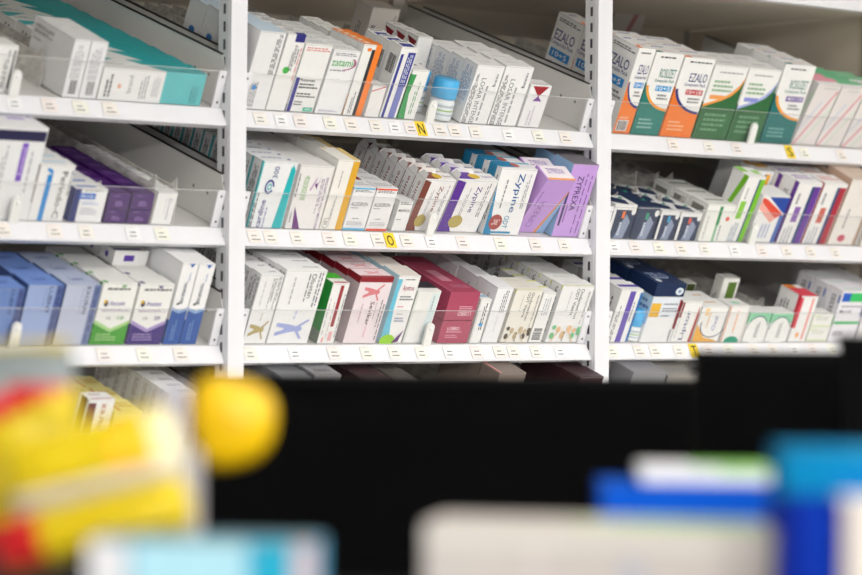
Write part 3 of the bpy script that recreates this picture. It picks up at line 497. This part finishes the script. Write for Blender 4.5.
row(2,749,776,197,.05,1,'white carton with blue header and red diagonal corner',{'F':[('p',[(.25,.97),(1,.97),(1,.62),(.8,.70)],'#2348a4'),('p',[(.02,.95),(.2,.92),(.95,.62),(.72,.52),(.02,.86)],'#e4503c'),('r',.86,.0,1,.6,'#4a6ab4'),('p',[(0,.86),(.72,.52),(.6,.42),(0,.72)],'#f2b0a4'),L((.2,.1,.7,.4),4,90,'#a8b4d4')],'T':[('r',0,0,1,1,'#f0f0f0')],'L':[]})
def st(c, c2): return {'base':'#f1f0ef','F':[('r',.72,.0,.98,.94,c),('r',.6,.0,.72,.94,'#2c4a78'),('r',.22,.35,.46,.60,c2),L((.1,.0,.5,.28),3,90,'#a8a8b4'),L((.15,.65,.3,.9),1,90)],'L':[('r',.75,0,1,1,c),L((.2,.2,.6,.8),3,90)],'T':[L((.1,.3,.9,.8),2,0,c2)]}
row(2,779,803,184,.045,4,'white carton with purple and navy stripes',st('#6a3a9c','#8a62b0'))
row(2,804.5,828,185,.045,4,'white carton with crimson and navy stripes',st('#b02a3c','#cc6a5c'))
row(2,830,857,181,.07,3,'beige-edged white carton with red oval at its foot',{'base':'#ece7e2','F':[('e',.42,.1,.14,.055,'#c4566a'),L((.3,.25,.4,.6),1,90),('r',.9,.0,1,1,'#b39a84')],'L':[('r',0,0,1,1,'#c7a894')],'T':[('r',0,0,1,1,'#d6c3b2')]})
row(2,858,885,186,.07,2,'white carton with lilac foot at the right frame edge',{'base':'#efeded','F':[('r',.3,0,.6,.35,'#a88ac0'),('r',0,0,.12,1,'#a0988f')]})
row(2,838,862,176,.03,4,'dark red and white carton far back on the middle right shelf',{'base':'#e8e0dc','F':[('r',.0,.0,.35,1,'#7a1c28')],'T':[('r',.0,.0,.4,1,'#8a2a38')],'L':[('r',.5,0,1,1,'#7a1c28')]},b0=.22)
# --- right bay, lower shelf
PB='#6a56b4'
row(3,607,629,291,.04,6,'white carton with violet stripe and blue right edge',{'F':[('r',.42,.0,.68,.97,PB),('r',.9,.0,1,.95,'#2a72b8'),L((.1,.0,.25,.7),2,90,G),L((.74,.4,.82,.9),1,90)],'T':[('r',.1,.35,1,.6,'#5a48a8')],'L':[L((.3,.2,.7,.8),2,90)]})
f_, w_, h_, x_ = row(3,641,671,298,.062,3,'white and pale blue carton with yellow square',{'base':'#eeeef0','F':[('r',.0,.55,1,1,'#e3ebf4'),('r',.02,.56,.34,.86,'#eab73e'),L((.42,.80,.95,.86),1,0,G),L((.42,.66,.95,.76),2,0,G),L((.42,.55,.7,.6),1,0,G),('r',.93,.3,1,.95,'#8f2a38'),L((.88,.02,.97,.3),1,90,G)],'L':[('r',0,.4,1,1,'#b9d6ee'),L((.1,.5,.9,.9),3,0,'#5a7ab0')],'T':[]})
row(3,641,671,0,.075,2,'dark navy carton lying on the yellow-square cartons',{'base':'#122a52','F':[('e',.82,.4,.13,.28,'#dfe8f0'),('e',.82,.4,.06,.13,'#8aa0c0')],'T':[T('ZELD',(.15,.35,.75,.7),0,'#a9b8d4'),('e',.2,.2,.08,.1,'#dfe8f0')],'seam':0},c0=h_+.001,h=.027,wf=1.0,gap=.004)
row(3,672,692,303,.04,2,'white carton with navy vertical word and brick red stripe',{'F':[T('Liptor',(.35,.05,.62,.78),90,'#3a4a8a'),('p',[(.86,.0),(1,.0),(1,.7),(.9,.9)],'#b44a40'),('r',.02,.6,.12,.98,'#8f3038'),L((.1,.1,.16,.8),1,90,'#b9b9b9')],'L':[('r',.8,.3,1,1,'#8f3038')]})
row(3,693.5,719.5,308,.04,2,'white carton with orange corner and navy curve',{'F':[('p',[(0,0),(1,0),(.8,.06),(.4,.12),(.2,.3),(0,.5)],'#eab04a'),('a',.62,.5,.5,.38,.07,170,340,'#3a4a6a'),T('Oxal',(.58,.32,.72,.72),90,'#7a86c0'),L((.35,.4,.42,.9),1,90,'#e0a050'),('r',.15,.75,.3,.95,'#f2d09a')],'T':[L((.3,.3,.8,.6),1,0,'#d8b080')]})
row(3,721,742,307,.04,1,'white carton with orange vertical print and green foot disc',{'base':'#efedeb','F':[('e',.5,.0,.36,.16,'#1f9a7a'),L((.42,.25,.56,.9),1,90,'#eeb48a'),('r',.0,.0,.07,1,'#d9a890'),('r',.9,0,.96,1,'#d8d4d0')],'T':[('r',.3,.3,.7,.6,'#a9dcc4')]})
def mint(): return {'base':'#efefef','F':[('r',0,.66,1,.98,'#8fd4ac'),('e',.5,.38,.46,.46,'#f0f0ee'),('a',.5,.38,.5,.5,.06,20,175,'#4a6a7a'),L((.45,.15,.62,.7),2,90,'#7a7a80')],'T':[],'L':[('r',0,.6,1,1,'#8fd4ac')]}
row(3,743,764.5,313,.035,1,'mint topped white carton, left of the mint pair',mint())
row(3,765.5,787,314,.035,1,'mint topped white carton, right of the mint pair',mint())
row(3,789,806,297,.06,1,'white carton with red stripes and coral lid',{'F':[('r',.0,.3,.16,.96,'#d8384c'),('r',.68,.05,.80,.95,'#ec9a94'),('e',.4,.15,.1,.06,'#f2b070')],'T':[('r',0,0,1,.7,'#e2485a'),('r',0,.7,.6,1,'#e88a3c')],'L':[('r',.85,.3,1,1,'#d8384c'),L((.2,.3,.6,.8),3,90)]})
pg={'base':'#f2f2ee','F':[L((.15,.5,.8,.8),2,0,'#c8ccc0'),('r',0,.08,1,.16,'#cfe09c'),('r',0,.86,.4,.92,'#d4e4a4')],'L':[('r',0,0,1,1,'#dfe4d0')],'seam':0}
f_, w_, h_, x_ = row(3,807,827,329,.035,2,'pale green trimmed carton, bottom of the low stack',pg)
row(3,807,827,0,.035,2,'pale green trimmed carton, top of the low stack',pg,c0=h_+.0008,h=H_of(x_,3,315,TILT+E0)-h_-.001)
row(3,828.5,854,292,.04,6,'white carton with blue and green header blocks',{'base':'#eceaf0','F':[('r',.05,.79,.36,.96,'#2a5ec4'),('r',.36,.79,1,.96,'#3cc46a'),T('Mortil',(.1,.56,.55,.63),0,'#5a5a70'),L((.1,.66,.95,.71),1,0,'#8a8a98'),('r',0,.35,1,.40,'#3fb86a'),L((.1,.1,.5,.2),2),('r',.94,.5,1,.8,'#2a3a9a')],'L':[L((.4,.4,.7,.9),2,90,DG),('r',.85,.3,.95,.5,'#3cb46a'),('r',.85,.75,.95,.9,'#4a6ac0')],'T':[('r',.2,.3,.9,.4,'#b8dcc4')]})
row(3,856,884,295,.04,5,'pale carton at the right frame edge of the lower shelf',{'base':'#e6e4e8','F':[('r',0,.6,.1,.9,'#2a3a9a')]})
row(3,737,753,292,.025,1,'white carton with dark green window standing behind the low cartons',{'base':'#efeeea','F':[('r',.34,.28,.88,.92,'#5d7a30'),('r',.34,.0,1,.06,'#6ab08a')],'L':[L((.3,.3,.7,.7),2,90)]},b0=.075)
row(3,714,727,304,.025,1,'carton with dark olive panel behind the orange-corner carton',{'base':'#e6e4dc','F':[('r',.3,.1,.95,.98,'#3f4c22')]},b0=.115)
row(3,858,890,298,.09,1,'dark navy carton at the back of the lower right shelf',{'base':'#151f4c'},b0=.21)

# ---------------------------------------------------------------- bottles
def bottle(lev, px, r, hb, hc, b, lab, sy=1.0):
    x = X_of(px, lev)+r
    o = empty('pill_bottle', (x, b*CT, LEV[lev]+b*ST+.0006), (TILT, 0, 0)); tag(o, lab, 'bottle')
    m = MB(); m.lathe([(r*.88,0),(r*.96,.002),(r*.96,hb*.86),(r*.86,hb*.96),(r*.72,hb)], mat('#eef2f4','plastic'), sy=sy); m.build('body', o, True)
    m = MB(); m.lathe([(r*.975,hb*.12),(r*.975,hb*.78)], mat('#e4ebf0'), sy=sy)
    for z0, z1, c in ((.62,.72,GY),(.44,.5,'#9cc46a'),(.25,.32,GY)):
        m.lathe([(r*.982,hb*z0),(r*.982,hb*z1)], mat('#b9c4cc' if c == GY else c), sy=sy)
    m.build('label', o)
    m = MB(); m.lathe([(r*.97,hb),(r,hb+.001),(r,hb+hc*.42),(r*1.02,hb+hc*.46),(r*.99,hb+hc*.5),(r*.98,hb+hc*.95),(r*.9,hb+hc)], mat('#52b6ee','plastic'), sy=sy, n=36); m.build('cap', o, True)
    return o
bottle(1,438,.0235,.040,.034,.028,'white bottle with light blue cap, nearer one beside the clip')
bottle(1,430,.019,.040,.036,.075,'white bottle with light blue cap, half hidden behind the other')
bottle(3,631,.0155,.030,.032,.02,'small bottle with light blue cap between right-bay cartons')

# ---------------------------------------------------------------- price tickets and letter tags
def nearest(lev, px):
    return min((r for r in ROWS if r[0] == lev), key=lambda r: abs(r[1]-px))[2]
ra = math.atan2(.026, .013)                                    # slope of the rail face
RLEAN = math.pi/2-ra
def on_rail(x, lev, s):                                        # point s metres up the rail face from its foot
    return (x, -.0203+s*math.cos(ra)-.0006, LEV[lev]-.027+s*math.sin(ra))
used = {}
tm = {}
def ticket(lev, px, tint):
    x = X_of(px-6, lev, -.02)
    key = tint
    if key not in tm:
        m = MB(); w, h = .028, .0235
        m.box((0,-.0004,0), (w,0,h), mat('#f1f0f1')); e = .0002
        def q(u0,v0,u1,v1,c,k=1): m.add([(u0*w,-.0004-e*k,v0*h),(u1*w,-.0004-e*k,v0*h),(u1*w,-.0004-e*k,v1*h),(u0*w,-.0004-e*k,v1*h)], [(0,1,2,3)], mat(c))
        q(0,0,1,1,tint); q(.0,.0,1,.9,tint,2)
        for pl, c in strokes([('l',(.28,.44,.74,.60),1,0,'#46464a'),('l',(.2,.14,.86,.30),1,0,'#3c3c40'),('l',(.1,.86,.9,.95),1,0,'#e0cdb8')], len(tm)+5):
            for p in pl: m.add([(a*w,-.0004-e*3,b*h) for a, b in p], [list(range(len(p)))], mat(c))
        tm[key] = m.build('price_ticket'); o = tm[key]
    else: o = tm[key].copy(); C.objects.link(o)
    o.location = on_rail(x, lev, .0025); o.rotation_euler = (-RLEAN, 0, 0)
    d = nearest(lev, px); d = d.replace(',', '').split()[:11]
    while d[-1] in ('the', 'of', 'a', 'and', 'in', 'on', 'its', 'at', 'with', 'left', 'right', 'behind', 'beside'): d.pop()
    d = ' '.join(d)
    lab = 'price ticket below '+d
    k = used.get(lab, 0); used[lab] = k+1
    if k: lab = ('next ' if k == 1 else 'further ')+'price ticket to the right below '+' '.join(d.split()[:9])
    tag(o, lab, 'price ticket', f'price tickets on the {SHN[lev]} rails')
TK = {1: [15,50,81,111, 262,283,302,332,353,378,397,413,442,457,478,511,541,568, 676,712,740,808,845],
      2: [3,55,87,134,163, 256,272,299,331,352,380,409,434,465,503,538,567, 617,638,662,684,708,738,765,790,814,839],
      3: [63,105,145,182, 252,297,336,369,397,424,452,479,502,516,539,563, 615,642,658,682,712,732,757,776,798,816,836]}
tints = ['#f1ebe5','#f2ece6','#f0ede7','#f2f3f5','#f2eae8','#f0f0e6']
for lv in TK:
    for i, px in enumerate(TK[lv]): ticket(lv, px, tints[(i*7+lv*3+i//4) % 6])
def letter(lev, px, ch):
    x = X_of(px-6, lev, -.02); w, h = .0235, .0285
    o = empty('letter_tag', on_rail(x, lev, .0), (-RLEAN, 0, 0))
    tag(o, f'yellow tag with black letter {ch} stuck on the white rail', 'letter tag', 'yellow letter tags')
    m = MB(); m.box((0,-.0010,0), (w,0,h), mat('#f7d63a','plastic')); m.build('card', o)
    m = MB(); vs, fs = text_mesh(ch)
    m.add([(w*.2+a*w*.6, -.0013, h*.12+b*h*.72) for a, b in vs], fs, mat('#2b2820')); m.build('letter', o)
letter(1,424,'N'); letter(2,393,'O'); letter(1,794,'S'); letter(3,698,'T')
x = X_of(87,1,-.02); m = MB(); m.lathe([(.006,0),(.006,.0005)], mat('#e9e23a'), Matrix.Rotation(math.pi/2,4,'X'), n=16)
o = m.build('round_sticker'); o.location = on_rail(x, 1, .014); o.rotation_euler = (-RLEAN,0,0)
tag(o, 'tiny yellow round sticker on the upper left rail', 'sticker')

# ---------------------------------------------------------------- foreground
BL = '#070708'; yaw = -PHI
def fbox(name, px0, px1, pyt, z, dep, hgt, label, cat, base, art=None, kind='paper', rot=0, bev=.0008):
    a = atz(px0, pyt, z); b = atz(px1, pyt, z); w = (b-a).length
    m = MB(); m.box((0,0,0),(w,dep,hgt), mat(base, kind), bev=bev)
    if art: decorate(m, w, dep, hgt, art, 1, 'card')
    o = m.build(name); o.location = (a.x, a.y, a.z-hgt); o.rotation_euler = (0,0,yaw+math.radians(rot)); tag(o, label, cat); return o, w
# black shop counter and the black screens behind it
cz = H-.275
a = atz(-120, 500, 1.55)
cn = empty('service_counter', (a.x, a.y, 0), (0,0,yaw)); tag(cn, 'matt black service counter in the foreground under the blurred packets', 'counter')
m = MB(); m.box((0,0,cz-.03),(1.1,1.25,cz), mat(BL,'black'), bev=.002); m.build('worktop', cn)
m = MB(); m.box((.03,.03,.08),(1.07,1.22,cz-.03), mat('#141416','black')); m.build('cabinet', cn)
m = MB(); m.box((.06,.06,0),(1.04,1.19,.08), mat('#0a0a0a','black')); m.build('plinth', cn)
def screen(px0, px1, py, z, lab, thick=.05):
    a = atz(px0, py, z); b = atz(px1, py, z); w = (b-a).length
    s = empty('black_screen', (a.x, a.y, 0), (0,0,yaw)); tag(s, lab, 'screen panel')
    m = MB(); m.box((0,0,.12),(w,thick,a.z-.012), mat(BL,'black')); m.build('panel', s)
    m = MB(); m.box((-.002,-.003,a.z-.012),(w+.002,thick+.003,a.z), mat('#0e0e0f','black'), bev=.002); m.build('top_cap', s)
    for fx in (.05, w-.09):
        m = MB(); m.box((fx,-.06,0),(fx+.04,thick+.06,.12), mat('#101011','black')); m.build('foot', s)
    return s, w
screen(196, 712, 376.5, 3.6, 'long matt black screen panel hiding the lowest middle shelf')
s2, w2 = screen(699, 856, 351.5, 3.25, 'shorter matt black screen panel standing higher at the right')
screen(846, 1010, 336, 3.0, 'black panel corner at the right edge of the picture')
o, w = fbox('card_box', 690, 714, 364, 3.63, .04, .012, 'small dark grey block added on the long black screen', 'box', '#3a3a3c')  # plain grey block added at the long screen's right end

# foreground cartons on the counter
def rest(px0, px1, pyt, z, dep, bottom, name, label, base, art=None, rot=0, cat='carton', kind='card'):
    a = atz(px0, pyt, z); h = a.z-bottom
    o, w = fbox(name, px0, px1, pyt, z, dep, h, label, cat, base, art, kind, rot); return a.z
t1 = rest(424, 782, 523, 2.07, .09, cz+.0005, 'wide_carton', 'wide off-white carton with green lid stripe in the blurred foreground', '#c6beb9',
     {'F':[L((.3,.3,.45,.7),3,0,'#c9bcbc'),('r',.30,.0,.33,.9,'#cfc6c4'),('r',.0,.86,1,.95,'#d4d0c8'),('r',.55,.3,.62,.8,'#b8b8c0')],'T':[('p',[(.35,.3),(.6,1),(.9,1),(.95,.2)],'#9fce7c')],'seam':0}, rot=-9)
t2 = rest(602, 812, 485, 2.34, .10, cz+.0005, 'flat_blue_carton', 'bright blue carton behind the wide off-white carton', '#0a52c4', {'T':[('r',0,0,1,1,'#0b55c0')],'seam':0})
rest(641, 772, 466, 2.36, .07, t2+.0008, 'white_green_carton', 'white carton with green lid lying on the bright blue carton', '#dcdcdc', {'T':[('r',.4,0,1,1,'#7cc050')],'F':[('r',.6,.6,1,1,'#a9cf90')],'seam':0})
t4 = rest(784, 842, 500, 1.98, .10, cz+.0005, 'deep_blue_carton', 'deep blue carton at the lower right under the cyan one', '#08268c', {'F':[('r',.55,0,.75,1,'#0c3cb4')],'seam':0})
rest(845, 900, 500, 1.97, .10, cz+.0005, 'white_carton', 'off-white carton at the bottom right corner', '#d9d2cc', {'F':[('r',0,0,.2,1,'#c2b8b0')],'seam':0})
rest(783, 930, 449, 2.02, .08, t4+.0008, 'cyan_carton', 'cyan carton stacked above the deep blue one', '#0574a4', {'F':[('r',.35,0,.6,.5,'#0a6cae'),('r',.5,.9,1,1,'#3c9cc8')],'seam':0})
# bottom left carton
rest(88, 316, 541, 2.0, .07, cz+.0005, 'light_blue_carton', 'light blue carton with teal end in the lower left foreground', '#5a9fc2',
     {'F':[('r',.72,0,.9,1,'#2ba4c4'),('r',.9,0,1,1,'#c8b4b8'),('r',0,0,.18,1,'#d8d8dc'),('p',[(.2,.3),(.7,.6),(.7,1),(.2,1)],'#a9d6e4')],'T':[('r',0,0,1,1,'#6f8f9c')],'seam':0}, rot=-3)

# yellow sweet bags: inflated pillow pouches with crimped ends
def pouch(name, label, cpx, cpy, z, w, h, th, roll, zones, yawd=0, cat='bag'):
    c = atz(cpx, cpy, z)
    o = empty(name, c, (0, math.radians(roll), yaw+math.radians(yawd)))
    o.rotation_euler = (Matrix.Rotation(yaw+math.radians(yawd),3,'Z') @ Matrix.Rotation(math.radians(roll),3,'Y')).to_euler()
    tag(o, label, cat)
    n, k = 40, 28; m = MB(); rr = random.Random(int(cpx)); ph = [rr.uniform(0,6) for _ in range(4)]
    def P(i, j, s):
        u = i/n*2-1; v = j/k*2-1
        f = max(0,(1-abs(u)**3.2))**.55*max(0,(1-abs(v)**2.6))**.6
        wr = 1+.06*math.sin(u*9+ph[0])*math.cos(v*7+ph[1])+.05*math.sin(v*15+ph[2])
        return (u*w/2*(1-.05*v*v), s*th/2*f*wr, v*h/2*(1-.06*u*u))
    for s in (-1, 1):
        for j in range(k):
            for i in range(n):
                u = (i+.5)/n; v = (j+.5)/k; col = zones[-1][1]
                for fn, c2 in zones[:-1]:
                    if fn(u, v): col = c2; break
                q = [P(i,j,s),P(i+1,j,s),P(i+1,j+1,s),P(i,j+1,s)]
                m.add(q if s < 0 else q[::-1], [(0,1,2,3)], mat(col,'foil'))
    m.build('pouch_body', o, False)
    for sy in (-1, 1):
        m = MB(); nn = 36; vs = []; 
        for i in range(nn+1):
            x = (i/nn-.5)*w*.9; y = .0012*(1 if i % 2 else -1); vs += [(x, y, sy*h*.465), (x, y, sy*h*.52)]
        m.add(vs, [(2*i,2*i+2,2*i+3,2*i+1) for i in range(nn)], mat(zones[-1][1],'foil')); m.build('crimped_seal', o)
    return o
YE = '#d2b90b'; YO = '#f2b90c'; RE = '#c01018'; GRY = '#7d8688'; CR = '#e6dcae'
# standing bag at the left: grey top, red diagonal, yellow body
pouch('sweet_bag','yellow foil bag with grey top and red diagonal band at the left edge',2,452,2.32,.13,.168,.05,-4,
      [(lambda u,v: v > .80+.02*u, GRY),(lambda u,v: .46+.36*u < v < .60+.36*u, RE),(lambda u,v: v >= .60+.36*u, GRY),(lambda u,v: v < .16 and u < .7, RE),(None,YE)])
pouch('sweet_bag','slanted yellow foil bag with cream border and orange spot',94,466,2.2,.138,.066,.045,-14,
      [(lambda u,v: v < .38, '#cfc6b0'),(lambda u,v: u > .86, CR),(lambda u,v: ((u-.74)/.13)**2+((v-.58)/.28)**2 < 1, YO),(None,'#d6bd0c')])
pouch('sweet_bag','narrow yellow foil bag slanted below the cream-bordered one',92,525,2.12,.15,.040,.045,-15,
      [(lambda u,v: u < .24, RE),(None,'#cfb50b')])
a = atz(-60, 500, 2.18); b_ = atz(186, 500, 2.18)
m = MB(); m.box((0,0,0), ((b_-a).length,.22,H-.2075-cz-.0006), mat('#3c3a3c','card'), bev=.001)
o = m.build('display_box'); o.location = (a.x, a.y, cz+.0004); o.rotation_euler = (0,0,yaw); tag(o, 'dark grey display box carrying the yellow foil bags', 'box')
# rounded yellow packet on a pale stem
c = atz(233, 423, 2.25)
o = empty('rounded_yellow_packet', c, (0,0,yaw)); tag(o, 'rounded bright yellow packet on pale holder left of the black screen', 'packet')
m = MB(); pts = []
for t in range(40):
    a = 2*math.pi*t/40; r = 1/((abs(math.cos(a))**2.7+abs(math.sin(a))**2.7)**(1/2.7)); pts.append((r*math.cos(a), r*math.sin(a)))
def shp(p, s): 
    u, v = p; x = u*.033*s*(1+.10*v); z = v*.035*s
    if u < 0 and v > 0: x *= 1.04; z *= 1.03
    return (x, z-(.006*u*v))
vs = []; R_ = [(.0,-.012),(.55,-.0105),(.85,-.007),(1,0),(.85,.007),(.55,.0105),(.0,.012)]
for s, y in R_:
    for p in pts: q = shp(p, max(s,.001)); vs.append((q[0], y, q[1]))
fs = [(j*40+i, j*40+(i+1) % 40, (j+1)*40+(i+1) % 40, (j+1)*40+i) for j in range(6) for i in range(40)]
m.add(vs, fs, mat('#eabd06','foil')); m.build('pouch_body', o, True)
m = MB(); m.box((-.036,-.006,-.10),(-.024,.006,-.02), mat('#b9b4b4','plastic'), bev=.002); m.build('holder_stem', o)
a = cz-c.z
m = MB(); m.box((-.05,-.02,a),(-.01,.02,-.095), mat('#cfcac4','plastic'), bev=.003); m.build('holder_base', o)
m = MB(); m.box((-.058,-.010,-.045),(-.036,.010,.028), mat('#a9a6b4','plastic'), bev=.003); m.build('holder_clip', o)

# ---------------------------------------------------------------- room
m = MB(); m.box((-6,-8.5,-.05),(5,.9,0), mat('#dcd8d0','floor')); struct(m.build('floor'))
m = MB(); m.box((-6,.62,0),(5,.72,2.62), mat('#c9c5bd','panel')); struct(m.build('wall_back'))
m = MB(); m.box((-6,-8.5,2.62),(5,.9,2.67), mat('#e6e5e2','panel')); struct(m.build('ceiling'))

# ---------------------------------------------------------------- light
def area(x, y, z, sx, sy, e, rx=0, rz=0, col=(1,.985,.96)):
    l = bpy.data.lights.new('ceiling_panel', 'AREA'); l.shape = 'RECTANGLE'; l.size = sx; l.size_y = sy; l.energy = e; l.color = col
    o = bpy.data.objects.new('ceiling_panel', l); C.objects.link(o); o.location = (x,y,z); o.rotation_euler = (rx,0,rz); return o
LS = 1.0
for x in (-.9, .3, 1.5): area(x, -1.25, 2.6, 1.1, .45, 6*LS)
for x in (-2.9, -.6, 1.7): area(x, -3.7, 2.6, 1.2, .5, 30*LS)
for x in (-5.2, -2.6, .2): area(x, -7.0, 2.6, 1.2, .6, 350*LS)  # unseen far row, added to push light deep under the canopy boards
wd = bpy.data.worlds.new('World'); sc.world = wd; wd.use_nodes = True
wd.node_tree.nodes['Background'].inputs[0].default_value = (.93,.95,1,1); wd.node_tree.nodes['Background'].inputs[1].default_value = .32
# ---------------------------------------------------------------- camera
cd = bpy.data.cameras.new('Camera'); cam = bpy.data.objects.new('Camera', cd); C.objects.link(cam)
cd.sensor_width = 36; cd.lens = 36*F/862; cd.clip_start = .05
M = Matrix((RT, UP, -fw)).transposed().to_4x4(); M.translation = CAM; cam.matrix_world = M
cd.dof.use_dof = True; cd.dof.focus_distance = 5.12; cd.dof.aperture_fstop = (cd.lens/1000)/.042
sc.camera = cam
sc.view_settings.view_transform = 'Standard'; sc.view_settings.look = 'None'; sc.view_settings.gamma = 1
sc.view_settings.use_curve_mapping = False; sc.view_settings.exposure = 0.08
